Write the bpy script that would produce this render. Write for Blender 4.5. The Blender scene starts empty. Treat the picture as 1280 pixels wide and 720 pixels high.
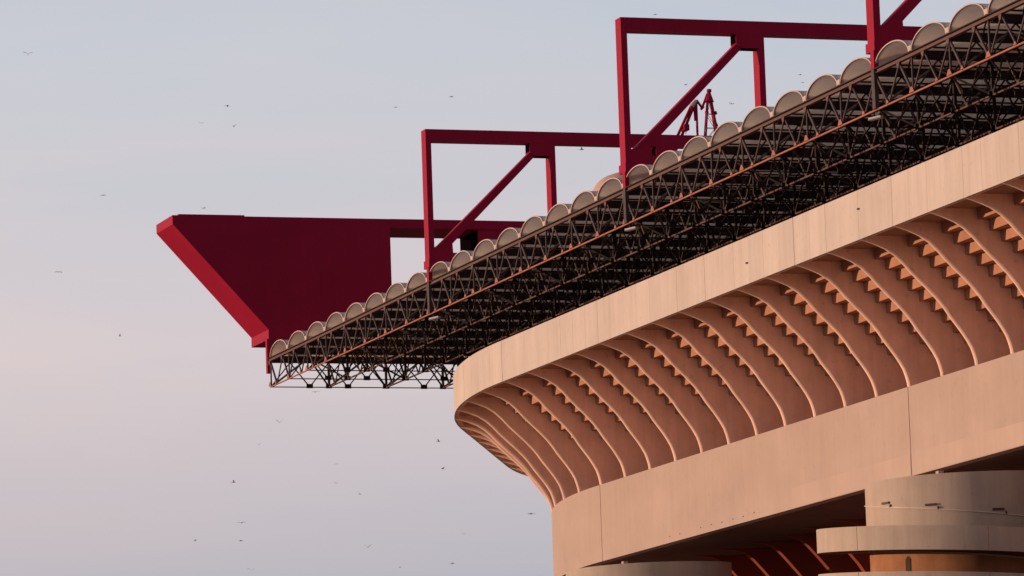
import bpy, math, random
from mathutils import Vector, Matrix
R_ = math.radians
H = 1.7                      # eye height: every z below is metres above the camera's eye level
C = bpy.context.scene.collection
scene = bpy.context.scene

# ------------------------------------------------------------------ camera
cam_d = bpy.data.cameras.new('camera')
cam_d.sensor_width = 36.0
cam_d.lens = 36.0 * 6260.06 / 1280.0
cam_d.clip_start = 1.0
cam_d.clip_end = 20000.0
cam = bpy.data.objects.new('camera', cam_d)
C.objects.link(cam)
pi_, ro_, ya_ = 0.1402174214, -0.0342192696, 0.3284089876
F0 = Vector((math.sin(ya_), math.cos(ya_), 0)); R0 = Vector((math.cos(ya_), -math.sin(ya_), 0)); U0 = Vector((0, 0, 1))
F = F0*math.cos(pi_) + U0*math.sin(pi_)
Uc = U0*math.cos(pi_) - F0*math.sin(pi_)
Rc = R0*math.cos(ro_) + Uc*math.sin(ro_)
Uc = Uc*math.cos(ro_) - R0*math.sin(ro_)
M = Matrix.Identity(4)
for i in range(3):
    M[i][0] = Rc[i]; M[i][1] = Uc[i]; M[i][2] = -F[i]
M[2][3] = H
cam.matrix_world = M
scene.camera = cam

# ------------------------------------------------------------------ world + sun
SUN_DIR = Vector((-0.915, 0.403, 0)).normalized()
SUN_EL = R_(4.5)
world = bpy.data.worlds.new('World')
scene.world = world
world.use_nodes = True
wt = world.node_tree
for n in list(wt.nodes): wt.nodes.remove(n)
wo = wt.nodes.new('ShaderNodeOutputWorld')
bg = wt.nodes.new('ShaderNodeBackground'); bg.inputs['Strength'].default_value = 0.15
sky = wt.nodes.new('ShaderNodeTexSky')
sky.sky_type = 'NISHITA'; sky.sun_disc = False
sky.sun_elevation = SUN_EL
sky.sun_rotation = math.atan2(SUN_DIR.x, SUN_DIR.y)
sky.altitude = 120; sky.air_density = 1.0; sky.dust_density = 1.5; sky.ozone_density = 2.0
# thin veil of high cloud over the clear sky, streaky and faintly pink towards the horizon
tc = wt.nodes.new('ShaderNodeTexCoord')
mp = wt.nodes.new('ShaderNodeMapping'); mp.inputs['Scale'].default_value = (5, 5, 24)
mp.inputs['Rotation'].default_value = (0.12, 0.1, 0)
nz = wt.nodes.new('ShaderNodeTexNoise'); nz.inputs['Scale'].default_value = 1.6; nz.inputs['Detail'].default_value = 5; nz.inputs['Roughness'].default_value = .5; nz.inputs['Distortion'].default_value = .5
cr = wt.nodes.new('ShaderNodeValToRGB')
cr.color_ramp.elements[0].position = .30; cr.color_ramp.elements[0].color = (.95, .98, 1.005, 1)
cr.color_ramp.elements[1].position = .74; cr.color_ramp.elements[1].color = (1.08, 1.02, 1.0, 1)
sep = wt.nodes.new('ShaderNodeSeparateXYZ')
gr = wt.nodes.new('ShaderNodeValToRGB')
rp = gr.color_ramp
rp.elements[0].position = 0.0; rp.elements[0].color = (2.6, 2.3, 2.6, 1)
rp.elements[1].position = 1.0; rp.elements[1].color = (1.5, 1.7, 2.2, 1)
for ps_, cl in ((.08, (3.28, 3.24, 3.68)), (.13, (4.72, 4.18, 4.35)), (.19, (4.0, 4.2, 4.65)), (.26, (3.2, 3.45, 4.1)), (.42, (2.0, 2.15, 2.7))):
    e = rp.elements.new(ps_); e.color = (*cl, 1)
mul = wt.nodes.new('ShaderNodeMix'); mul.data_type = 'RGBA'; mul.blend_type = 'MULTIPLY'; mul.inputs[0].default_value = 1
mixs = wt.nodes.new('ShaderNodeMix'); mixs.data_type = 'RGBA'; mixs.inputs[0].default_value = 0.9
L = wt.links.new
L(tc.outputs['Generated'], mp.inputs['Vector']); L(mp.outputs[0], nz.inputs['Vector']); L(nz.outputs['Fac'], cr.inputs['Fac'])
L(tc.outputs['Generated'], sep.inputs[0]); L(sep.outputs['Z'], gr.inputs['Fac'])
L(cr.outputs['Color'], mul.inputs[6]); L(gr.outputs['Color'], mul.inputs[7])
L(sky.outputs[0], mixs.inputs[6]); L(mul.outputs[2], mixs.inputs[7])
# the evening sky is brighter on the sun's side than on the far side
dt_ = wt.nodes.new('ShaderNodeVectorMath'); dt_.operation = 'DOT_PRODUCT'; dt_.inputs[1].default_value = (SUN_DIR.x, SUN_DIR.y, 0)
L(tc.outputs['Generated'], dt_.inputs[0])
az = wt.nodes.new('ShaderNodeMapRange'); az.inputs['From Min'].default_value = -1; az.inputs['From Max'].default_value = 1
L(dt_.outputs['Value'], az.inputs['Value'])
ar_ = wt.nodes.new('ShaderNodeValToRGB'); ar_.color_ramp.elements[0].color = (.40, .40, .46, 1); ar_.color_ramp.elements[1].color = (1.25, 1.15, 1.05, 1)
e = ar_.color_ramp.elements.new(.5); e.color = (1, 1, 1, 1)
e = ar_.color_ramp.elements.new(.28); e.color = (.62, .62, .66, 1)
L(az.outputs[0], ar_.inputs['Fac'])
ml2 = wt.nodes.new('ShaderNodeMix'); ml2.data_type = 'RGBA'; ml2.blend_type = 'MULTIPLY'; ml2.inputs[0].default_value = 1
L(mixs.outputs[2], ml2.inputs[6]); L(ar_.outputs['Color'], ml2.inputs[7])
L(ml2.outputs[2], bg.inputs['Color']); L(bg.outputs[0], wo.inputs['Surface'])

sd = bpy.data.lights.new('sun', 'SUN'); sd.energy = 4.0; sd.angle = R_(0.53); sd.color = (1.0, 0.63, 0.42)
sun = bpy.data.objects.new('sun', sd); C.objects.link(sun)
dirv = Vector((SUN_DIR.x*math.cos(SUN_EL), SUN_DIR.y*math.cos(SUN_EL), math.sin(SUN_EL)))
sun.rotation_euler = dirv.to_track_quat('Z', 'Y').to_euler()
sun.location = (0, 0, 150)

scene.cycles.max_bounces = 12; scene.cycles.diffuse_bounces = 8
scene.view_settings.view_transform = 'Standard'
scene.view_settings.look = 'None'
scene.view_settings.exposure = 0.0
scene.view_settings.gamma = 1.0
scene.view_settings.use_curve_mapping = False

# ------------------------------------------------------------------ materials
def mat(name, color, rough=.7, metal=0., var=.12, scale=(1, 1, 1), nscale=3., bump=0., warm=None, spec=.5, streak=0., translucent=0., speck=0.):
    m = bpy.data.materials.new(name); m.use_nodes = True
    nt = m.node_tree; b = nt.nodes['Principled BSDF']; l = nt.links.new
    b.inputs['Roughness'].default_value = rough; b.inputs['Metallic'].default_value = metal
    b.inputs['Specular IOR Level'].default_value = spec
    geo = nt.nodes.new('ShaderNodeNewGeometry')
    mpn = nt.nodes.new('ShaderNodeMapping'); mpn.inputs['Scale'].default_value = scale
    l(geo.outputs['Position'], mpn.inputs['Vector'])
    n1 = nt.nodes.new('ShaderNodeTexNoise'); n1.inputs['Scale'].default_value = nscale*.12; n1.inputs['Detail'].default_value = 8; n1.inputs['Roughness'].default_value = .62
    l(mpn.outputs[0], n1.inputs['Vector'])
    c0 = [max(0, c*(1-var)) for c in color]; c1 = [min(1, c*(1+var)) for c in color]
    if warm: c0 = [a*b_ for a, b_ in zip(c0, warm)]
    r1 = nt.nodes.new('ShaderNodeValToRGB'); r1.color_ramp.elements[0].position = .3; r1.color_ramp.elements[1].position = .72
    r1.color_ramp.elements[0].color = (*c0, 1); r1.color_ramp.elements[1].color = (*c1, 1)
    l(n1.outputs['Fac'], r1.inputs['Fac'])
    out = r1.outputs['Color']
    if streak:                                                   # rain streaks running down the concrete
        ms = nt.nodes.new('ShaderNodeMapping'); ms.inputs['Scale'].default_value = (1.1, 1.1, .06)
        l(geo.outputs['Position'], ms.inputs['Vector'])
        n2 = nt.nodes.new('ShaderNodeTexNoise'); n2.inputs['Scale'].default_value = 1.7; n2.inputs['Detail'].default_value = 6; n2.inputs['Roughness'].default_value = .7
        l(ms.outputs[0], n2.inputs['Vector'])
        r2 = nt.nodes.new('ShaderNodeValToRGB'); r2.color_ramp.elements[0].position = .3; r2.color_ramp.elements[1].position = .62
        r2.color_ramp.elements[0].color = (1-streak, 1-streak*1.1, 1-streak*1.25, 1); r2.color_ramp.elements[1].color = (1, 1, 1, 1)
        l(n2.outputs['Fac'], r2.inputs['Fac'])
        mx = nt.nodes.new('ShaderNodeMix'); mx.data_type = 'RGBA'; mx.blend_type = 'MULTIPLY'; mx.inputs[0].default_value = 1
        l(out, mx.inputs[6]); l(r2.outputs['Color'], mx.inputs[7]); out = mx.outputs[2]
    if speck:                                                    # small dark pits and rust spots
        n3 = nt.nodes.new('ShaderNodeTexNoise'); n3.inputs['Scale'].default_value = 2.4; n3.inputs['Detail'].default_value = 4
        l(geo.outputs['Position'], n3.inputs['Vector'])
        r3 = nt.nodes.new('ShaderNodeValToRGB'); r3.color_ramp.elements[0].position = .25; r3.color_ramp.elements[1].position = .36
        r3.color_ramp.elements[0].color = (1-speck, 1-speck, 1-speck, 1); r3.color_ramp.elements[1].color = (1, 1, 1, 1)
        l(n3.outputs['Fac'], r3.inputs['Fac'])
        mx = nt.nodes.new('ShaderNodeMix'); mx.data_type = 'RGBA'; mx.blend_type = 'MULTIPLY'; mx.inputs[0].default_value = 1
        l(out, mx.inputs[6]); l(r3.outputs['Color'], mx.inputs[7]); out = mx.outputs[2]
    l(out, b.inputs['Base Color'])
    if bump:
        bp = nt.nodes.new('ShaderNodeBump'); bp.inputs['Strength'].default_value = bump; bp.inputs['Distance'].default_value = .05
        nb = nt.nodes.new('ShaderNodeTexNoise'); nb.inputs['Scale'].default_value = 3; nb.inputs['Detail'].default_value = 8
        l(geo.outputs['Position'], nb.inputs['Vector']); l(nb.outputs['Fac'], bp.inputs['Height']); l(bp.outputs[0], b.inputs['Normal'])
    if translucent:
        tr = nt.nodes.new('ShaderNodeBsdfTranslucent'); l(out, tr.inputs['Color'])
        ms_ = nt.nodes.new('ShaderNodeMixShader'); ms_.inputs[0].default_value = translucent
        o = nt.nodes['Material Output']
        l(b.outputs[0], ms_.inputs[1]); l(tr.outputs[0], ms_.inputs[2]); l(ms_.outputs[0], o.inputs['Surface'])
    return m

MT = dict(
    parapet=mat('pale_concrete', (.55, .48, .425), .85, var=.06, nscale=2.5, bump=.12, streak=.11, speck=.12, spec=.25),
    band=mat('smooth_concrete', (.43, .335, .285), .85, var=.09, scale=(1, 1, 1.6), nscale=1.0, bump=.08, streak=.06, speck=.10, spec=.25),
    lit_band=mat('lit_band_concrete', (.455, .35, .295), .85, var=.07, nscale=1.5, bump=.08, streak=.05, spec=.25),  # band concrete a touch lighter, its extra light put into the colour
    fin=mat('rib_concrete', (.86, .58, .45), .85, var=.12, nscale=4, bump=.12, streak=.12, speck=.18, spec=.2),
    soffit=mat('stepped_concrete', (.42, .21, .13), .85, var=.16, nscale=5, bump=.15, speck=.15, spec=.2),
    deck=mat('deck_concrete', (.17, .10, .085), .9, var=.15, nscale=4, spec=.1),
    near_black=mat('near_black_finish', (.004, .003, .004), .9, spec=0),  # face plates on frames and girder; on the girder it stands for shadow
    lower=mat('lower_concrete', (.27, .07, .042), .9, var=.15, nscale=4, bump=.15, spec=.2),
    tower=mat('tower_concrete', (.44, .36, .29), .85, var=.09, nscale=3, bump=.1, streak=.14, speck=.12, spec=.25),
    core=mat('tower_core_concrete', (.36, .17, .085), .85, var=.2, nscale=6, bump=.1, streak=.15, spec=.2),
    red=mat('red_paint', (.32, .007, .034), .6, var=.08, nscale=3, bump=.03, spec=.1, streak=.06),
    chord=mat('rusty_red_steel', (.10, .038, .028), .6, var=.25, nscale=12, spec=.4),
    primer=mat('orange_primer_steel', (.33, .11, .065), .6, var=.2, nscale=12, spec=.3),
    web=mat('brown_steel', (.06, .037, .034), .6, var=.4, nscale=12, spec=.25),
    dark=mat('dark_steel', (.022, .014, .016), .7, var=.3, nscale=8, spec=.2),
    sheet=mat('beige_ribbed_sheet', (.93, .84, .74), .6, var=.06, nscale=3, spec=.3, translucent=.62, streak=.06),
    rim=mat('rim_trim', (.50, .36, .30), .5, var=.1, nscale=6),
    gap=mat('joint_filler', (.05, .028, .02), .9, var=.1),
    white=mat('lamp_housing', (.55, .52, .5), .4, var=.05),
    glass=mat('lamp_glass', (.25, .25, .27), .15, var=.05),
    dome=mat('dome_shell', (.50, .32, .25), .7, var=.1, nscale=6, bump=.1),
    bird=mat('grey_feathers', (.72, .68, .70), .9, var=.2, nscale=30),
    cable=mat('pale_cable', (.62, .52, .44), .4, var=.05),
    asphalt=mat('asphalt', (.14, .115, .10), .9, var=.25, nscale=1.2, bump=.2),
    seat=mat('seat_concrete', (.3, .27, .24), .9, var=.15),
    pale=mat('worn_pink_paint', (.55, .40, .38), .6, var=.15, nscale=8),
)
# parapet panels differ a little from one another (cast at different times)
def panel_tint(m, amt):
    nt = m.node_tree; b = nt.nodes['Principled BSDF']
    src = b.inputs['Base Color'].links[0].from_socket
    at = nt.nodes.new('ShaderNodeNewGeometry')
    hs = nt.nodes.new('ShaderNodeMapRange'); hs.inputs['To Min'].default_value = 1-amt; hs.inputs['To Max'].default_value = 1+amt*.5
    nt.links.new(at.outputs['Random Per Island'], hs.inputs['Value'])
    mx = nt.nodes.new('ShaderNodeMix'); mx.data_type = 'RGBA'; mx.blend_type = 'MULTIPLY'; mx.inputs[0].default_value = 1
    cb = nt.nodes.new('ShaderNodeCombineColor')
    for k in range(3): nt.links.new(hs.outputs[0], cb.inputs[k])
    nt.links.new(src, mx.inputs[6]); nt.links.new(cb.outputs[0], mx.inputs[7]); nt.links.new(mx.outputs[2], b.inputs['Base Color'])
panel_tint(MT['parapet'], .05)

# ------------------------------------------------------------------ mesh helpers
class MB:
    def __init__(s): s.v = []; s.f = []; s.m = []; s.sm = []; s.cm = 0
    def add(s, vs, fs, smooth=False):
        o = len(s.v); s.v += [tuple(v) for v in vs]
        for f in fs: s.f.append(tuple(i+o for i in f)); s.m.append(s.cm); s.sm.append(smooth)
    def box(s, x0, x1, y0, y1, z0, z1):
        s.add([(x0,y0,z0),(x1,y0,z0),(x1,y1,z0),(x0,y1,z0),(x0,y0,z1),(x1,y0,z1),(x1,y1,z1),(x0,y1,z1)],
              [(0,3,2,1),(4,5,6,7),(0,1,5,4),(1,2,6,5),(2,3,7,6),(3,0,4,7)])
    def prism(s, poly, fn, t0, t1):
        """poly: 2d outline; fn(a, b, t) -> point; extruded from t0 to t1"""
        n = len(poly)
        vs = [fn(a, b, t0) for a, b in poly] + [fn(a, b, t1) for a, b in poly]
        fs = [tuple(range(n-1, -1, -1)), tuple(range(n, 2*n))]
        fs += [(i, (i+1) % n, n+(i+1) % n, n+i) for i in range(n)]
        s.add(vs, fs)
    def bar(s, p, q, w, h=None, up=(0, 0, 1)):
        h = h or w; p = Vector(p); q = Vector(q); d = (q-p)
        if d.length < 1e-6: return
        d.normalize(); u = Vector(up)
        if abs(d.dot(u)) > .98: u = Vector((0, 1, 0))
        a = d.cross(u).normalized(); b = a.cross(d).normalized()
        vs = [c + a*(i*w/2) + b*(j*h/2) for c in (p, q) for i, j in ((-1,-1),(1,-1),(1,1),(-1,1))]
        s.add(vs, [(3,2,1,0),(4,5,6,7),(0,1,5,4),(1,2,6,5),(2,3,7,6),(3,0,4,7)])
    def tube(s, p, q, r, n=8, r2=None):
        r2 = r if r2 is None else r2; p = Vector(p); q = Vector(q); d = (q-p).normalized()
        u = Vector((0,0,1)) if abs(d.z) < .95 else Vector((1,0,0))
        a = d.cross(u).normalized(); b = a.cross(d)
        vs = [c + (a*math.cos(2*math.pi*k/n)+b*math.sin(2*math.pi*k/n))*rr for c, rr in ((p, r), (q, r2)) for k in range(n)]
        s.add(vs, [(k, (k+1) % n, n+(k+1) % n, n+k) for k in range(n)], True)
        s.add([vs[k] for k in range(n)], [tuple(range(n-1, -1, -1))]); s.add([vs[n+k] for k in range(n)], [tuple(range(n))])
    def grid(s, rows, smooth=True, flip=False):
        n = len(rows[0]); vs = [p for r in rows for p in r]; fs = []
        for i in range(len(rows)-1):
            for j in range(n-1):
                f = (i*n+j, i*n+j+1, (i+1)*n+j+1, (i+1)*n+j)
                fs.append(f[::-1] if flip else f)
        s.add(vs, fs, smooth)
    def build(s, name, material, parent=None, **props):
        base = Vector((0, 0, 0)) if parent is None else WL[parent.name]
        me = bpy.data.meshes.new(name)
        own = Vector((0, 0, 0))
        if parent is None:
            xs, ys, zs = zip(*s.v); own = Vector(((min(xs)+max(xs))/2, (min(ys)+max(ys))/2, min(zs)+H))
        me.from_pydata([(x-base.x-own.x, y-base.y-own.y, z+H-base.z-own.z) for x, y, z in s.v], [], s.f)
        mats = material if isinstance(material, (list, tuple)) else [material]
        for mm in mats: me.materials.append(mm)
        me.polygons.foreach_set('material_index', s.m); me.polygons.foreach_set('use_smooth', s.sm)
        me.validate(); me.update()
        o = bpy.data.objects.new(name, me); C.objects.link(o)
        if parent is not None: o.parent = parent; WL[o.name] = base
        else: o.location = own; WL[o.name] = own
        for k, v in props.items(): o[k] = v
        return o
WL = {}
def thing(name, label, cat, loc, group=None):
    o = bpy.data.objects.new(name, None); C.objects.link(o); o.empty_display_size = .5
    o.location = (loc[0], loc[1], loc[2]+H); WL[o.name] = Vector(o.location)
    o['label'] = label; o['category'] = cat
    if group: o['group'] = group
    return o

# ------------------------------------------------------------------ ground
g = MB(); g.grid([[(x, y, -H) for x in (-9000, -2000, -300, 0, 100, 400, 2000, 9000)] for y in (-9000, -1500, 0, 150, 400, 1500, 9000)], False, True)
g.build('ground', MT['asphalt'], kind='structure')

# ------------------------------------------------------------------ stadium bowl: a straight long side (x = XP) and a rounded corner
XP = 110.38; CY = 327.5
Y0 = 150.0                                  # the side runs on past the right edge of the view
# plan of the rim: straight, a first bend, a chamfer facet across the corner, a second bend, then the short side
R1, T1, LF, R2 = 64.0, R_(25.5), 28.0, 50.0
E1 = R1*T1; E2 = E1+LF; E3 = E2+R2*(math.pi/2-T1)
ARC = E3
_c1 = (XP+R1, CY)
_p1 = (_c1[0]-R1*math.cos(T1), _c1[1]+R1*math.sin(T1))
_h = (math.sin(T1), math.cos(T1)); _n = (math.cos(T1), -math.sin(T1))
_p2 = (_p1[0]+_h[0]*LF, _p1[1]+_h[1]*LF)
_c2 = (_p2[0]+_n[0]*R2, _p2[1]+_n[1]*R2)
def pt(q, d, z):
    """point at path length q (0 = end of the straight, positive round the corner), d metres inward"""
    if q <= 0: return (XP+d, CY+q, z)
    if q <= E1:
        a = q/R1; r = R1-d
        return (_c1[0]-r*math.cos(a), _c1[1]+r*math.sin(a), z)
    if q <= E2:
        return (_p1[0]+_h[0]*(q-E1)+_n[0]*d, _p1[1]+_h[1]*(q-E1)+_n[1]*d, z)
    if q <= E3:
        a = T1+(q-E2)/R2; r = R2-d
        return (_c2[0]-r*math.cos(a), _c2[1]+r*math.sin(a), z)
    return (_c2[0]+(q-E3), _c2[1]+R2-d, z)
def stations(s0, s1, step_arc=1.0):
    out = [s0]
    for a, b, st in ((0, E1, step_arc), (E1, E2, 99), (E2, E3, step_arc)):
        if s1 <= a or s0 >= b: continue
        lo_, hi_ = max(a, s0), min(b, s1); n = max(1, int(math.ceil((hi_-lo_)/st)))
        for i in range(n+1):
            v = lo_+(hi_-lo_)*i/n
            if v > out[-1]+1e-4: out.append(v)
    if s1 > out[-1]+1e-4: out.append(s1)
    return out
def sweep(mb, prof, s0, s1, step=1.0, smooth=False):
    """closed profile (d, z) swept from s0 to s1 with end caps"""
    st = stations(s0, s1, step); n = len(prof)
    vs = [pt(q, d, z) for q in st for d, z in prof]; fs = []
    for i in range(len(st)-1):
        for j in range(n):
            k = (j+1) % n
            fs.append((i*n+j, i*n+k, (i+1)*n+k, (i+1)*n+j))
    fs.append(tuple(range(n-1, -1, -1))); fs.append(tuple((len(st)-1)*n+j for j in range(n)))
    mb.add(vs, fs, smooth)

bowl = thing('stadium_bowl', 'huge sand-coloured concrete stadium stand with rounded corner and rows of curved ribs under its rim', 'stadium', (XP+20, 270, -H))
S0, S1 = Y0-CY, ARC+60
PITCH = 4.97
fin_s = [272.0-CY+PITCH*k for k in range(-24, 12)]           # ribs on the straight
while fin_s[-1] < ARC+45:
    q = fin_s[-1]
    fin_s.append(q+(PITCH if q < -2 or E1 < q < E2 or q > E3 else PITCH*(R1/(R1-6.9) if q < E1 else R2/(R2-6.9))))
ZB, ZT = 42.15, 45.0
# parapet: separate precast panels, a dark joint behind them
par = MB()
half = []
for i, q in enumerate(fin_s):
    half.append(q)
    if i+1 < len(fin_s): half.append((q+fin_s[i+1])/2)
half = [S0]+[h for h in half if S0+1 < h < S1]+[S1]
for i in range(len(half)-1):
    gp = .008
    if any(abs(half[i]-e) < .6 for e in (272-CY, 326.7-CY)): gp = .04
    s0, s1 = half[i]+gp, half[i+1]-.008
    dd = random.Random(i).uniform(0, .012)
    sweep(par, [(dd, ZB), (dd, ZT), (.20, ZT+.02), (.20, ZB)], s0, s1)
par.build('parapet', MT['parapet'], bowl)
cop = MB(); sweep(cop, [(.204, ZB+.004), (.204, ZT-.02), (3.2, ZT-.02), (3.2, ZT-.5), (.5, ZT-.5), (.35, ZB+.004)], S0, S1)
cop.build('rim_slab', MT['fin'], bowl)
# stepped soffit of the seating tier
prof = [(.36, 42.36), (2.85, 42.36)]
d, z = 2.85, 42.36
for k in range(9):
    z -= .61; prof.append((d+.04, z)); d += .685; prof.append((d, z))
prof += [(9.6, z), (9.6, 34.0), (10.2, 34.0), (10.2, 38.6), (3.4, 44.0), (.9, 44.2), (.36, 43.0)]
sof = MB(); sweep(sof, prof, S0, S1)
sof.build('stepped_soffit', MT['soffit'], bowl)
# ribs
FP = [(.03, 42.14), (.45, 42.03), (.93, 41.87), (1.55, 41.62), (2.12, 41.25), (2.62, 40.78), (3.10, 40.25), (3.65, 39.72), (4.20, 39.20), (4.75, 38.62), (5.10, 38.18), (5.45, 37.66), (5.85, 37.15),
      (6.15, 36.75), (6.41, 36.36), (6.64, 35.95), (6.78, 35.55), (6.87, 35.2), (6.90, 34.95)]
finpoly = FP + [(9.9, 34.95), (9.9, 37.4), (3.5, 42.9), (.4, 42.9)]
for q in fin_s:
    if q < S0+1: continue
    f = MB()
    base = Vector(pt(q, 3, 0)); tdir = (Vector(pt(q+.01, 3, 0))-Vector(pt(q-.01, 3, 0))).normalized()
    ndir = (Vector(pt(q, 4, 0))-Vector(pt(q, 2, 0))).normalized()
    w = .24
    def fn(aa, bb, t): v = base+ndir*(aa-3)+tdir*t; return (v.x, v.y, bb)
    # side faces plus a slightly chamfered lower edge
    n = len(finpoly); m_ = len(FP)
    # outline pulled back from the lower edge near the two side faces: a soft rounded nosing
    def inset(am):
        res = []
        for i in range(n):
            if i < m_:
                a0 = finpoly[max(i-1, 0)]; a1 = finpoly[min(i+1, m_-1)]
                tx, tz = a1[0]-a0[0], a1[1]-a0[1]; ll = math.hypot(tx, tz)
                res.append((finpoly[i][0]-tz/ll*am if i < m_-1 else finpoly[i][0]+am, finpoly[i][1]+tx/ll*am if i < m_-1 else finpoly[i][1]))
            else: res.append(finpoly[i])
        return res
    layers = [(-w, .36), (-w*.93, .19), (-w*.75, .08), (-w*.42, .015), (0, 0), (w*.42, .015), (w*.8, .08), (w, .20)]
    rows_ = [[fn(aa, bb, t_) for aa, bb in inset(am)] for t_, am in layers]
    for ra, rb_2 in zip(rows_, rows_[1:]):
        f.add(ra[:m_]+rb_2[:m_], [(i, m_+i, m_+i+1, i+1) for i in range(m_-1)], True)
        f.add(ra[m_-1:]+[ra[0]]+rb_2[m_-1:]+[rb_2[0]], [(i, n-m_+2+i, n-m_+3+i, i+1) for i in range(n-m_+1)])
    f.add(rows_[0], [tuple(range(n))]); f.add(rows_[-1], [tuple(range(n-1, -1, -1))])
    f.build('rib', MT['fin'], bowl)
# ring band under the ribs, cut by vertical movement joints
joints = [272.0-CY-54.7*k for k in range(2, 0, -1)]+[272.0-CY, 326.7-CY, ARC*.62, ARC+10]
cuts = [S0]+joints+[S1]
BZ0, BZ1 = 29.62, 34.94
for i in range(len(cuts)-1):
    b = MB(); s0, s1 = cuts[i]+.045, cuts[i+1]-.045
    sweep(b, [(6.90, BZ0), (6.90, BZ1), (7.7, BZ1), (7.7, BZ0)], s0, s1)
    b.cm = 1
    q = s0+.9; rr = random.Random(i+3)
    while q < s1-.5:                                          # small dark anchor holes along the foot
        if -45 < q < -14 and rr.random() < .8:
            p0 = pt(q, 6.893, BZ0+.42+rr.uniform(-.03, .03)); b.box(p0[0], p0[0]+.02, p0[1]-.11, p0[1]+.11, p0[2]-.03, p0[2]+.03)
        q += 1.9+rr.uniform(-.1, .1)
    b.build('ring_band', [MT['band'], MT['gap']], bowl)
bk = MB(); sweep(bk, [(7.72, BZ0+.1), (7.72, BZ1-.1), (8.2, BZ1-.1), (8.2, BZ0+.1)], S0, S1); bk.build('joint_backing', MT['gap'], bowl)
pc = MB(); pc.prism([(291.0, 29.66), (291.0, 30.95), (272.1, 30.95), (272.1, 29.66)], lambda a_, b_, t_: (t_, a_, b_), XP+6.886, XP+6.897)
pc.prism([(271.9, 29.66), (271.9, 30.95), (Y0+5, 31.0), (Y0+5, 29.66)], lambda a_, b_, t_: (t_, a_, b_), XP+6.886, XP+6.897)
pc.build('lit_strip', MT['lit_band'], bowl)  # thin lighter sheet paints in the bright side of a shade edge
# the storey below: deck underside, second row of curved ribs, back wall
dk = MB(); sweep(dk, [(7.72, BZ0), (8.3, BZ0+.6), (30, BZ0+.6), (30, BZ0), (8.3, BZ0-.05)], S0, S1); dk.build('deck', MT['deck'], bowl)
LP = [(12.0, 29.57), (13.3, 29.5), (14.0, 29.3), (14.6, 28.85), (15.3, 28.1), (16.1, 27.2), (16.8, 26.2), (17.4, 25.0), (17.9, 23.4), (18.2, 21.0)]
lfp = LP+[(20.3, 21.0), (20.3, 29.57)]
for q in fin_s:
    if q < S0+1 or q > ARC: continue
    f = MB(); qq = q+1.0
    base = Vector(pt(qq, 3, 0)); tdir = (Vector(pt(qq+.01, 3, 0))-Vector(pt(qq-.01, 3, 0))).normalized()
    ndir = (Vector(pt(qq, 4, 0))-Vector(pt(qq, 2, 0))).normalized()
    def fn2(aa, bb, t): v = base+ndir*(aa-3)+tdir*t; return (v.x, v.y, bb)
    n = len(lfp)
    f.add([fn2(aa, bb, -.25) for aa, bb in lfp]+[fn2(aa, bb, .25) for aa, bb in lfp], [tuple(range(n)), tuple(range(2*n-1, n-1, -1))]+[(i, n+i, n+(i+1) % n, (i+1) % n) for i in range(n)])
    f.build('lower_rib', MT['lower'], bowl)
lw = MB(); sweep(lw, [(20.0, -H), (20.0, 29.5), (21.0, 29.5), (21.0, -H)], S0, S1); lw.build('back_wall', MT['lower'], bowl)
lb = MB(); sweep(lb, [(16.8, 18.0), (16.8, 20.98), (19.9, 20.98), (19.9, 18.0)], S0, S1); sweep(lb, [(16.6, 7.0), (16.6, 9.4), (19.9, 9.4), (19.9, 7.0)], S0, S1)
lb.build('gallery_band', MT['tower'], bowl)
st_ = MB(); sp = [(3.25, 44.4)]
dd_, zz_ = 3.25, 44.4
for k in range(24): dd_ += .85; sp.append((dd_, zz_)); zz_ -= .5; sp.append((dd_, zz_))
sp += [(dd_, zz_-1), (10.4, 31.0), (10.4, 38.9), (3.5, 44.1)]
sweep(st_, sp, S0, S1, 3); st_.build('seating_tier', MT['seat'], bowl)
# small fittings on the parapet face
for yy, zz in ((279.6, 43.42), (261.9, 43.9)):
    vt = MB(); vt.box(XP-.09, XP+.02, yy-.10, yy+.10, zz-.04, zz+.04); vt.build('drain_spout', MT['gap'], bowl)

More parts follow.
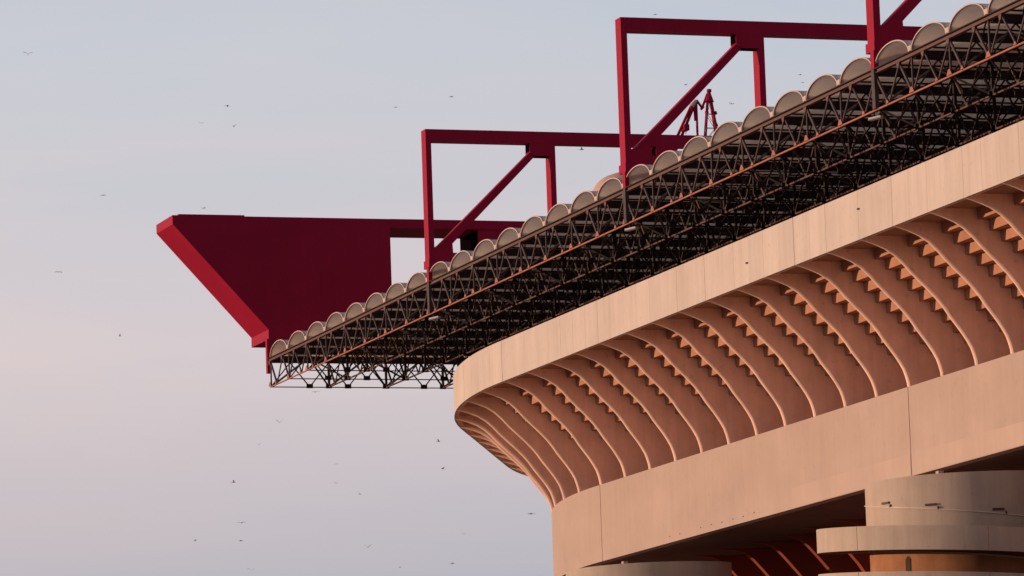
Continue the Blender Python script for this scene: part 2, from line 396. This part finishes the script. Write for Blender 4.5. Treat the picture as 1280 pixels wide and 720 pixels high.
# ------------------------------------------------------------------ cylindrical ramp towers against the bowl
def tower(cy, label, drop=0.0):
    cx = 117.0; rd = 6.27; rr = 9.15
    t = thing('ramp_tower', label, 'stadium tower', (cx, cy, -H), 'round ramp towers against the stadium')
    def ring_pts(r, zf, a0, a1, n): return [(cx+r*math.cos(R_(a0+(a1-a0)*i/n)), cy+r*math.sin(R_(a0+(a1-a0)*i/n)), zf(a0+(a1-a0)*i/n)) for i in range(n+1)]
    def shell(r0, r1, zb, zt, a0, a1, n, name, m, close=True):
        b = MB(); o = ring_pts(r1, zt, a0, a1, n); ob = ring_pts(r1, zb, a0, a1, n); ii = ring_pts(r0, zt, a0, a1, n); ib = ring_pts(r0, zb, a0, a1, n)
        b.grid([ob, o], True, True); b.grid([o, ii], False, True); b.grid([ii, ib], True, True); b.grid([ib, ob], False, True)
        if a1-a0 < 359:
            b.add([ob[0], o[0], ii[0], ib[0]], [(0, 1, 2, 3)]); b.add([ob[-1], o[-1], ii[-1], ib[-1]], [(3, 2, 1, 0)])
        return b.build(name, m, t)
    # upper drum with its flat cap, stopping 3 mm short of the band behind it
    top = shell(5.9, rd, lambda a_: 24.2-.0105*(a_-180), lambda a_: 28.22-drop, 80, 300, 96, 'upper_drum', MT['tower'])
    cp = MB(); cc = ring_pts(rd-.01, lambda a_: 28.12-drop, 80, 300, 60); cb = ring_pts(rd-.01, lambda a_: 27.9-drop, 80, 300, 60)
    cp.add(cc, [tuple(range(len(cc)))]); cp.add(cb, [tuple(range(len(cb)-1, -1, -1))]); cp.build('cap', MT['tower'], t)
    co = shell(1.0, rd-.12, lambda a_: -H, lambda a_: 25.2, 0, 360, 96, 'core', MT['core'])
    # helical ramp: parapet rings with their slabs, one level every 2.55 m
    for lv in range(10):
        zt = lambda a_, lv=lv: 25.55-2.57*lv-.0105*(a_-185)
        shell(rr-.25, rr, lambda a_: zt(a_)-1.36, zt, 80, 300, 96, 'ramp_parapet', MT['tower'])
        shell(rd-.10, rr-.252, lambda a_: zt(a_)-1.30, lambda a_: zt(a_)-1.05, 80, 300, 72, 'ramp_slab', MT['deck'])
    # slots (dark doorways) in the core between ramps
    for lv in range(9):
        sl = MB()
        for ang in (206.5,):
            zb_ = 25.55-2.57*lv-.0105*(ang-185)-1.36-1.25
            a_ = R_(ang); v = Vector((math.cos(a_), math.sin(a_), 0)); w = Vector((-v.y, v.x, 0))
            for s_ in (0,):
                c0 = Vector((cx, cy, 0))+v*(rd-.14)
                pts = [c0+w*x_+Vector((0, 0, zb_+h_)) for x_, h_ in ((-.18, 0), (.18, 0), (.18, .85), (0, 1.03), (-.18, .85))]
                pts2 = [p+v*.05 for p in pts]
                sl.add(pts+pts2, [(4, 3, 2, 1, 0), (5, 6, 7, 8, 9)]+[(i, (i+1) % 5, 5+(i+1) % 5, 5+i) for i in range(5)])
        sl.build('slot', MT['gap'], t)
    # cable run round the drum with its junction boxes
    cb_ = MB(); n = 60; P = ring_pts(rd+.05, lambda a_: 26.62-.0128*(a_-195), 120, 285, n)
    for i in range(n): cb_.tube(P[i], P[i+1], .032, 6)
    cb_.build('cable', MT['cable'], t)
    for ang in (193, 223, 258):
        a_ = R_(ang); v = Vector((math.cos(a_), math.sin(a_), 0)); w = Vector((-v.y, v.x, 0)); zc = 26.62-.0128*(ang-195)+.24
        p = Vector((cx, cy, zc))+v*(rd+.04)
        jb = MB(); jb.bar(p-w*.36, p+w*.30, .10, .12); jb.bar(p+w*.40+Vector((0, 0, -.12)), p+w*.40+Vector((0, 0, -.30)), .07, .07); jb.build('junction_box', MT['web'], t)
    # precast joint lines on the top ring
    for ang in (199, 150, 250):
        a_ = R_(ang); v = Vector((math.cos(a_), math.sin(a_), 0))
        for lv in range(3):
            zt_ = 25.55-2.57*lv-.0105*(ang-185)
            p = Vector((cx, cy, 0))+v*(rr+.001); jl = MB()
            jl.bar(p+Vector((0, 0, zt_-1.34)), p+Vector((0, 0, zt_-.02)), .03, .012); jl.build('panel_joint', MT['core'], t)
    # little post in the slit between drum and band
    ps = MB(); a_ = R_(226); ps.box(cx+5.6*math.cos(a_)-.16, cx+5.6*math.cos(a_)+.16, cy+5.6*math.sin(a_)-.2, cy+5.6*math.sin(a_)+.2, 28.12-drop, 28.42-drop); ps.build('cap_block', MT['tower'], t)
    return t
tower(262.4, 'round concrete ramp tower with stacked curved ledges at the lower right, nearest the viewer')
tower(314.8, 'round concrete ramp tower whose top just shows under the far corner of the stand', .27)
tower(210.0, 'round concrete ramp tower standing beyond the right edge of the view')

# ------------------------------------------------------------------ roof
RX = 108.5; RY1 = 378.35; VP = 5.1667; RX1 = 140.2
NV = 34
ZC0, ZC1 = 48.25, 50.42        # lower and upper chord
VY = [RY1-.15-VP*k for k in range(NV+1)]      # valley lines
RY0 = VY[-1]
roof = thing('stadium_roof', 'flat stadium roof of dark steel lattice trusses carrying a long row of beige barrel vaults', 'roof', (RX+15, 290, ZC0))
AX = [RX+4.75*k for k in range(7)]
# trusses running along the stand
for ai, ax in enumerate(AX):
    front = ai == 0
    up = MB()
    if front:
        up.box(ax-.05, ax+.07, RY0, RY1+.1, ZC1-.10, ZC1+.06)
        up.cm = 1; up.box(ax-.20, ax+.12, RY0, RY1+.1, ZC1+.063, ZC1+.12); up.cm = 0; up.box(ax-.13, ax+.13, RY0, RY1+.1, ZC1-.15, ZC1-.103)
    else: up.box(ax-.09, ax+.09, RY0, RY1, ZC1-.16, ZC1+.06)
    uo = up.build('upper_chord', [MT['chord'], MT['dark']] if front else MT['dark'], roof)
    lo = MB()
    if front: lo.box(ax-.05, ax+.05, RY0, RY1+.05, ZC0-.05, ZC0+.04)
    else: lo.box(ax-.06, ax+.06, RY0, RY1+.05, ZC0-.05, ZC0+.04)
    lo.build('lower_chord', MT['primer' if front else 'chord'], roof)
    wb = MB(); gs = MB(); u = VP/3
    r = .075 if front else .085
    def T(y): return (ax, y, ZC1-.18)
    def B(y): return (ax, y, ZC0)
    k = 0
    while k+2 <= NV:
        y = VY[k]
        nodes_b = [0, 1, 3, 5, 6]; nodes_t = [0, 2, 4]
        for a_, b_ in (((0, 't'), (0, 'b')), ((0, 't'), (1, 'b')), ((1, 'b'), (2, 't')), ((2, 't'), (3, 'b')), ((3, 'b'), (4, 't')), ((4, 't'), (5, 'b')), ((5, 'b'), (6, 't')), ((3, 'b'), (3, 't'))):
            pa = (T if a_[1] == 't' else B)(y-u*a_[0]); pb = (T if b_[1] == 't' else B)(y-u*b_[0])
            thick = .14 if a_ in ((2, 't'), (0, 't')) and b_[1] == 'b' and b_[0] != 0 else .10
            wb.bar(pa, pb, thick, thick*.8, up=(1, 0, 0))
        for nb, sz in ((0, .34), (1, .2), (3, .34), (5, .2)):
            yy = y-u*nb; x0 = ax-.10 if front else ax-.03
            gs.prism([(-sz, 0), (sz, 0), (sz*.35, sz*.9), (-sz*.35, sz*.9)], lambda p_, q_, t_: (t_, yy+p_, ZC0+.04+q_), x0-.02, x0+.02)
        for ntp in (0, 2, 4):
            yy = y-u*ntp; x0 = ax-.10 if front else ax-.03; sz = .22
            gs.cm = 1; gs.prism([(-sz*.4, -sz*1.3), (sz*.4, -sz*1.3), (sz, 0), (-sz, 0)], lambda p_, q_, t_: (t_, yy+p_, ZC1-.17+q_), x0-.02, x0+.02); gs.cm = 0
        k += 2
    wb.build('web', MT['web' if ai < 2 else 'dark'], roof, **({'label': 'brown lattice web of the front roof edge'} if front else {}))
    gs.build('gusset_row', [MT['primer'], MT['chord']] if front else [MT['web'], MT['web']], roof)
# cross trusses and gutters under every valley
HB = 1.5833
for vi, vy in enumerate(VY):
    ct = MB(); far = vi == 0
    ct.tube((RX, vy, ZC0-.02), (RX1, vy, ZC0-.02), .045, 6)
    nb = int((RX1-RX)/HB)
    for j in range(nb):
        x0, x1 = RX+HB*j, RX+HB*(j+1)
        if j % 2 == 0: p, q = (x0, vy, ZC0), (x1, vy, ZC1-.25)
        else: p, q = (x0, vy, ZC1-.25), (x1, vy, ZC0)
        ct.bar(p, q, .085, .085)
        if j % 2 == 0 and j: ct.box(x0-.26, x0+.26, vy-.05, vy+.05, ZC0-.10, ZC0+.24)
    for ax in AX:
        wv = .09 if ax == RX else .17
        ct.bar((ax+.02, vy, ZC0), (ax+.02, vy, ZC1-.12), wv, wv)
        if ax != RX: ct.box(ax-.24, ax+.24, vy-.05, vy+.05, ZC0-.10, ZC0+.22)
        if vi % 2 == 0:
            ct.bar((ax, vy-.05, ZC0), (ax+2.375, vy-VP/2, ZC1-.2), .12, .12)
            ct.bar((ax+2.375, vy-VP/2, ZC1-.2), (ax+4.75, vy-VP, ZC0), .12, .12)
            ct.bar((ax+4.75, vy-.05, ZC0), (ax+2.375, vy-VP/2, ZC1-.2), .10, .10)
    ct.build('cross_truss', MT['dark'], roof)
    gt = MB(); gt.box(RX+.16, RX1, vy-.22, vy+.22, ZC1-.26, ZC1+.20)
    gt.build('gutter', MT['dark'], roof)
    # mid purlin between valleys
    if vi < NV:
        pm = MB(); my = vy-VP/2; pm.box(RX+.16, RX1, my-.045, my+.045, ZC1-.16, ZC1-.07)
        pm.build('purlin', MT['dark'], roof)
# barrel vaults, each with a rim and arched ribs
ZV = ZC1+.10; RISE = 1.08; NA = 22
for vi in range(NV):
    yc = VY[vi]-VP/2; hw = VP/2-.17
    rad = (hw*hw+RISE*RISE)/(2*RISE)
    # a full, nearly elliptical arch
    arc = [(yc-hw*math.cos(math.pi*i/NA), ZV+RISE*math.sin(math.pi*i/NA)**.93) for i in range(NA+1)]
    v = MB()
    arc_in = [(yc+(a_-yc)*.985, ZV+(b_-ZV)*.965-.001) for a_, b_ in arc]
    x0, x1 = RX-.02, RX1
    xs = [x0+(x1-x0)*i/2 for i in range(3)]
    v.grid([[(x, a_, b_) for a_, b_ in arc] for x in xs], True)
    v.grid([[(x, a_, b_) for a_, b_ in arc_in] for x in xs], True, True)
    vo = v.build('barrel_vault', MT['sheet'], roof)
    rm = MB()
    out = [(yc+(a_-yc)*1.01, ZV+(b_-ZV)*1.02) for a_, b_ in arc]; inn = [(yc+(a_-yc)*.972, ZV+(b_-ZV)*.955) for a_, b_ in arc]
    for (xa, xb) in ((x0-.09, x0+.005),):
        rm.grid([[(xa, a_, b_) for a_, b_ in inn], [(xa, a_, b_) for a_, b_ in out], [(xb, a_, b_) for a_, b_ in out], [(xb, a_, b_) for a_, b_ in inn], [(xa, a_, b_) for a_, b_ in inn]], False)
    # arched ribs inside
    rm.build('vault_rim', MT['rim'], vo)
    rb = MB(); i1 = [(yc+(a_-yc)*.95, ZV+(b_-ZV)*.925) for a_, b_ in arc]
    for x in [RX+1.9+2.375*k for k in range(13)]:
        rb.grid([[(x, a_, b_) for a_, b_ in i1], [(x, a_, b_) for a_, b_ in arc_in], [(x+.07, a_, b_) for a_, b_ in arc_in], [(x+.07, a_, b_) for a_, b_ in i1], [(x, a_, b_) for a_, b_ in i1]], False)
    rb.build('vault_bow', MT['dark'], vo)
    br = MB(); vy = VY[vi+1]
    br.prism([(-.17, .05), (.17, .05), (.26, .34), (-.26, .34)], lambda p_, q_, t_: (t_, vy+p_, ZC1+.13+q_), RX-.13, RX+.10)
    br.build('valley_bracket', MT['rim'], roof)

# ------------------------------------------------------------------ red portal frames on the roof
FY = [337.19, 295.91, 254.94, 213.6]
FL = ['red steel portal frame on the roof beside the big wedge-ended girder, the farthest open frame',
      'red steel portal frame in the middle of the picture, standing between two other red frames',
      'red steel portal frame cut off by the top edge of the picture, nearest of three',
      'red steel portal frame on the roof beyond the right edge of the picture']
for fi, fy in enumerate(FY):
    y0, y1 = fy, fy+1.0
    t = thing('portal_frame', FL[fi], 'steel frame', (RX+.25, fy+.5, ZC0), 'red steel portal frames along the roof')
    XZ = lambda a_, b_, t_: (a_, t_, b_)
    p = MB(); p.box(108.74, 109.15, y0, y1, 52.25, 61.72); p.box(108.70, 109.17, y0-.04, y1+.22, 51.72, 52.28); p.build('front_post', MT['red'], t)
    p = MB(); p.box(108.66, 108.93, y0+.02, y0+.50, 50.68, 51.717); p.build('post_foot', MT['red'], t)
    p = MB(); p.box(108.64, 108.88, y0+.04, y0+.46, ZC0+.2, 50.677); p.build('hanger', MT['web'], t)
    p = MB(); p.box(109.153, 140.0, y0, y1, 60.86, 61.72); p.build('top_beam', MT['red'], t)
    p = MB(); p.box(118.12, 118.53, y0, y1, 51.6, 59.94); p.build('rear_post', MT['red'], t)
    p = MB(); p.prism([(116.6, 60.857), (116.6, 60.22), (116.95, 59.944), (118.53, 59.944), (118.53, 60.857)], XZ, y0+.003, y1-.003); p.build('upper_gusset', MT['red'], t)
    p = MB(); p.box(116.585, 116.597, y0+.06, y1-.06, 60.26, 60.83); p.build('dark_end_plate', MT['near_black'], t)  # thin near-black plate laid over the gusset's left face
    p = MB(); p.box(117.0, 118.1, y0+.06, y1-.06, 59.93, 59.941); p.build('dark_end_plate', MT['near_black'], t)  # another near-black plate, on the gusset's underside
    p = MB(); p.box(126.3, 127.9, y0+.004, y1-.004, 52.0, 60.857); p.build('rear_box', MT['red'], t)
    p = MB(); p.box(126.285, 126.297, y0+.06, y1-.06, 52.1, 60.8); p.build('dark_end_plate', MT['near_black'], t)  # near-black plate covering the left face of the rear box
    t.location += Vector((-.355, -1.08, -.18))
    p = MB(); p.prism([(116.62, 60.21), (117.0, 59.93), (109.95, 52.86), (109.4, 53.22)], XZ, y0+.12, y1-.12); p.build('brace', MT['red'], t)
    p = MB(); p.prism([(109.153, 51.73), (109.153, 53.12), (109.75, 53.5), (110.5, 53.72), (110.55, 52.79), (119.2, 52.79), (119.2, 51.95), (110.1, 51.95), (109.55, 51.73)], XZ, y0+.004, y1-.004); p.build('lower_gusset', MT['red'], t)

# the big wedge-ended girder on the far end of the roof
gy0, gy1 = 378.93, 384.0
t = thing('wedge_girder', 'massive solid red girder whose wedge end juts out past the far corner of the roof', 'steel girder', (112, 381.5, 52.14))
XZ = lambda a_, b_, t_: (a_, t_, b_)
p = MB(); p.prism([(100.97, 61.97), (100.97, 61.26), (108.61, 52.92), (108.61, 52.14), (118.96, 52.14), (118.96, 61.97)], XZ, gy0, gy1); p.build('wedge_plate', MT['red'], t)
p = MB(); p.box(101.5, 106.9, gy0+.1, gy0+3, 61.972, 62.08); p.build('cap_strip', MT['red'], t)
p = MB(); p.box(118.963, 142, gy0+.002, gy1-.002, 61.26, 61.98); p.build('top_beam', MT['red'], t)
p = MB(); p.box(126.4, 142, gy0+.1, gy1-.3, 52.3, 61.257); p.build('rear_box', MT['red'], t)
p = MB(); p.box(126.385, 126.397, gy0+.15, gy1-.35, 52.5, 61.2); p.build('dark_end_plate', MT['near_black'], t)  # near-black plate paints in the wedge's shadow on this box face
p = MB(); p.box(108.38, 108.72, gy0-.25, gy0+.2, 49.4, 52.137); p.build('corner_hanger', MT['red'], t)

# ------------------------------------------------------------------ lattice crane behind the roof
t = thing('lattice_crane', 'small red lattice crane with a leaning boom seen between the red frames over the vaults', 'crane', (140.2, 365, 51.6))
def X(px, py):                                  # local metres: px to the right, py up, in the plane of the crane
    return (140.2+(px-868)*.0648*.94+(0), 365+(px-868)*.0, 66.9+(168-py)*.0645-(px-868)*.0022)
# A-shaped lattice mast
apex = X(888, 116); zb_ = 51.6
def leg(px0, dy0, px1, dy1, r, mb):
    a_ = Vector(X(px0, 124)); b_ = Vector(X(px1, 168)); a_.y += dy0; b_.y += dy1
    d_ = (b_-a_); k_ = (zb_-a_.z)/d_.z; e_ = a_+d_*k_; mb.tube(a_, e_, r, 6); return a_, e_
lg = MB(); l1 = leg(885.5, -.12, 880.5, -.2, .07, lg); l2 = leg(885.5, .12, 880.5, .2, .055, lg); l3 = leg(889.5, -.12, 896.5, -.2, .12, lg); l4 = leg(889.5, .12, 896.5, .2, .08, lg)
lg.build('mast_leg', MT['red'], t)
lc = MB()
for i in range(16):
    f0, f1 = i/16, (i+1)/16
    for A_, B_ in ((l1, l3), (l2, l4), (l1, l2), (l3, l4)):
        P_ = A_[0].lerp(A_[1], f0); Q_ = B_[0].lerp(B_[1], f0); P2 = A_[0].lerp(A_[1], f1); Q2 = B_[0].lerp(B_[1], f1)
        lc.tube(P_, Q_, .022, 5); (lc.tube(P_, Q2, .02, 5) if i % 2 else lc.tube(Q_, P2, .02, 5))
lc.build('lacing', MT['web'], t)
hd = MB(); c_ = Vector(X(887.6, 124)); c2 = Vector(X(887.8, 114)); hd.tube(c_+Vector((0, 0, -.15)), c2, .42, 8, .14); hd.tube(Vector(X(888.2, 114)), Vector(X(888.4, 110.5)), .20, 8, .2); hd.build('mast_head', MT['red'], t)
bk_ = MB(); bk_.tube(X(894, 138), X(895.2, 142), .22, 8); bk_.tube(X(883.7, 138), X(884, 141), .16, 8); bk_.tube(X(895.5, 150), X(898.5, 156), .06, 6); bk_.build('mast_clamp', MT['red'], t)
pm_ = MB(); a_ = Vector(X(869.8, 125)); b_ = Vector(X(869.6, 168)); b_.z = zb_; pm_.tube(a_, b_, .10, 8); pm_.tube(X(867, 132), X(867.2, 151), .09, 6); pm_.box(X(865, 139)[0], X(870, 139)[0], 364.8, 365.2, X(868, 139)[2], X(868, 136)[2]); pm_.build('post', MT['red'], t)
ar = MB(); ar.tube(X(870, 125), X(877.8, 134.3), .11, 8); ar.tube(X(877.8, 134.3), X(885.5, 116.5), .10, 8); ar.tube(X(876.8, 133.5), X(878.8, 135.2), .2, 8); ar.build('link_arm', MT['red'], t)
bo = MB()
for o_ in (0, 3.6):
    a_ = Vector(X(862+o_, 134)); b_ = Vector(X(841.5+o_*1.6, 172)); d_ = b_-a_; bo.tube(a_, a_+d_*(zb_-a_.z)/d_.z, .12, 8)
bo.build('boom', MT['red'], t)
bp_ = MB(); bp_.tube(X(863, 133.5), X(869.5, 125.5), .22, 8, .14); bp_.build('boom_tip', MT['pale'], t)
cw = MB(); a_ = X(849.5, 164.5); b_ = X(856.5, 157); cw.box(a_[0], b_[0], 364.6, 365.4, a_[2], b_[2]); cw.box(X(861, 140)[0], X(863.5, 140)[0], 364.8, 365.2, X(862, 141)[2], X(862, 133)[2]); cw.build('counterweight', MT['red'], t)
wr = MB(); wr.tube(X(863, 136), X(853.5, 168), .03, 5); wr.build('stay_wire', MT['dark'], t)

# ------------------------------------------------------------------ low dome on the roof
dm = MB(); rows = []
cx_, cy_, cz_ = 113.2, 308.5, 51.6
for i in range(13):
    ph = math.pi/2*i/12
    rows.append([(cx_+2.35*math.cos(ph)**.8*math.cos(2*math.pi*j/36), cy_+2.35*math.cos(ph)**.8*math.sin(2*math.pi*j/36), cz_+(2.35+.16*math.cos(2*math.pi*j/36))*math.sin(ph)) for j in range(37)])
dm.grid(rows, True)
dt = thing('roof_dome', 'low salmon-coloured dome peeping over the vaults just left of the middle red frame', 'dome', (cx_, cy_, cz_))
dm.build('shell', MT['dome'], dt)
dr = MB(); dr.tube((cx_, cy_, cz_-.1), (cx_, cy_, cz_+.25), 2.42, 36); dr.build('base_ring', MT['dome'], dt)

# ------------------------------------------------------------------ floodlights hanging from the front chord
for i, (fy, lab) in enumerate(((336.2, 'flat pale floodlight under the roof edge below the farthest open red frame'), (295.1, 'flat pale floodlight under the roof edge below the middle red frame'), (254.9, 'flat pale floodlight under the roof edge below the right-hand red frame'), (213.5, 'flat pale floodlight under the roof edge beyond the picture'))):
    t = thing('floodlight', lab, 'floodlight', (RX, fy, ZC0-.5), 'floodlights under the roof edge')
    a_ = MB(); c = Vector((RX+.1, fy-.1, ZC0-.42)); a_.bar(c+Vector((-.2, .28, .03)), c+Vector((.28, -.34, .1)), .34, .10); a_.build('housing', MT['white'], t)
    a_ = MB(); a_.bar(c+Vector((-.2, .3, -.05)), c+Vector((.3, -.4, .015)), .34, .03); a_.build('lens', MT['glass'], t)
    a_ = MB(); a_.tube((RX+.05, fy-.1, ZC0-.085), (RX+.08, fy-.1, ZC0-.33), .05, 6); a_.build('bracket', MT['dark'], t)

# ------------------------------------------------------------------ birds
birds = [  # pixel in the 1280x720 photograph is only the record of where each bird hangs: turned into a place in the air at its own distance
]
rb_ = random.Random(5)
BP = [(35,68,'lone bird high at the far left of the sky'),(284,132,'small bird just above another one, left of the red frames'),(292,158,'larger bird just below another one, upper left sky'),(252,154,'faint bird left of a close pair of birds'),
(255,260,'bird just above the flat top of the wedge girder'),(73,340,'bird level with the wedge girder in the left sky'),(129,244,'bird in the left sky a little higher than the wedge girder'),(394,490,'bird close under the lattice at the roof corner'),
(349,528,'bird below the roof corner, flapping upward'),(323.5,556,'faint bird below and left of a flapping one'),(292,603,'dark bird gliding low in the left sky'),(420,580,'upper bird of a faint stacked pair'),(420,604,'lower bird of a faint stacked pair'),
(301.5,653.5,'upper bird of a stacked pair near the bottom left'),(301,676,'darkest bird near the bottom left of the sky'),(244,676,'faint bird left of the darkest low bird'),(314,713,'bird at the very bottom edge of the sky'),
(450,618,'bird low in the middle of the open sky'),(460,684,'bird flying edge-on near the bottom of the sky'),(548,552,'bird left of the curved stadium corner, level with its ribs'),(553.5,586,'bird just below the one beside the curved ribs'),
(580,668,'faint bird beside the foot of the curved corner'),(565.5,704,'bird at the bottom near the stadium corner'),(500,709,'faint bird at the bottom middle of the sky'),(564,121,'bird above the top beam of the farthest open frame'),(495,134,'faint bird up left of the farthest open frame'),
(819,18,'bird just over the top beam of the middle frame'),(857,106,'bird inside the middle frame, beside its brace'),(915,130,'bird inside the middle frame, right of the crane'),(1000,93,'upper of two faint birds right of the middle frame'),(1003,103,'lower of two faint birds right of the middle frame'),
(727,187,'bird between the two open frames under a beam'),(663,642,'bird close beside the stadium band edge'),(150,420,'faint bird alone in the pink part of the left sky')]
for i, (u, v, lab) in enumerate(BP):
    dist = rb_.uniform(170, 225) if u < 900 else rb_.uniform(180, 210)
    d_ = (F*6260.06+Rc*(u-640)-Uc*(v-360)).normalized(); pos = d_*dist
    b = MB(); yaw = rb_.uniform(0, 6.28); cs, sn = math.cos(yaw), math.sin(yaw); up_ = rb_.uniform(-.06, .12); s_ = rb_.uniform(.6, 1.0) if 'faint' not in lab else .5
    def q(x, y, z): return (pos.x+s_*(x*cs-y*sn), pos.y+s_*(x*sn+y*cs), pos.z+s_*z)
    # body: spindle
    prof_ = [(-.12, .004), (-.08, .012), (-.03, .022), (.03, .024), (.07, .017), (.095, .015), (.12, .004)]
    b.grid([[q(x, r*math.cos(math.pi*k/3), r*math.sin(math.pi*k/3)) for k in range(7)] for x, r in prof_], True)
    for sg in (-1, 1):                                       # two-part wings with thickness, and a forked tail
        w = [(.05, .015, .01), (.035, .10, .03+up_*.5), (-.01, .21, .02+up_), (-.04, .20, .018+up_), (-.03, .09, .025+up_*.5), (-.03, .015, .008)]
        T_ = [q(x, sg*y, z+.004) for x, y, z in w]; B_ = [q(x, sg*y, z-.004) for x, y, z in w]
        for (m0, m1, m2, m3) in ((0, 1, 4, 5), (1, 2, 3, 4)):
            b.add([T_[m0], T_[m1], T_[m2], T_[m3], B_[m0], B_[m1], B_[m2], B_[m3]], [(0, 1, 2, 3), (7, 6, 5, 4), (0, 4, 5, 1), (2, 6, 7, 3), (1, 5, 6, 2), (3, 7, 4, 0)])
        tl = [(-.10, .004, 0), (-.19, .035, 0), (-.16, .008, 0)]
        b.add([q(x, sg*y, z+.003) for x, y, z in tl]+[q(x, sg*y, z-.003) for x, y, z in tl], [(0, 1, 2), (5, 4, 3), (0, 3, 4, 1), (1, 4, 5, 2), (2, 5, 3, 0)])
    b.build('bird', MT['bird'], None, label=lab, category='bird', group='birds wheeling in the evening sky')
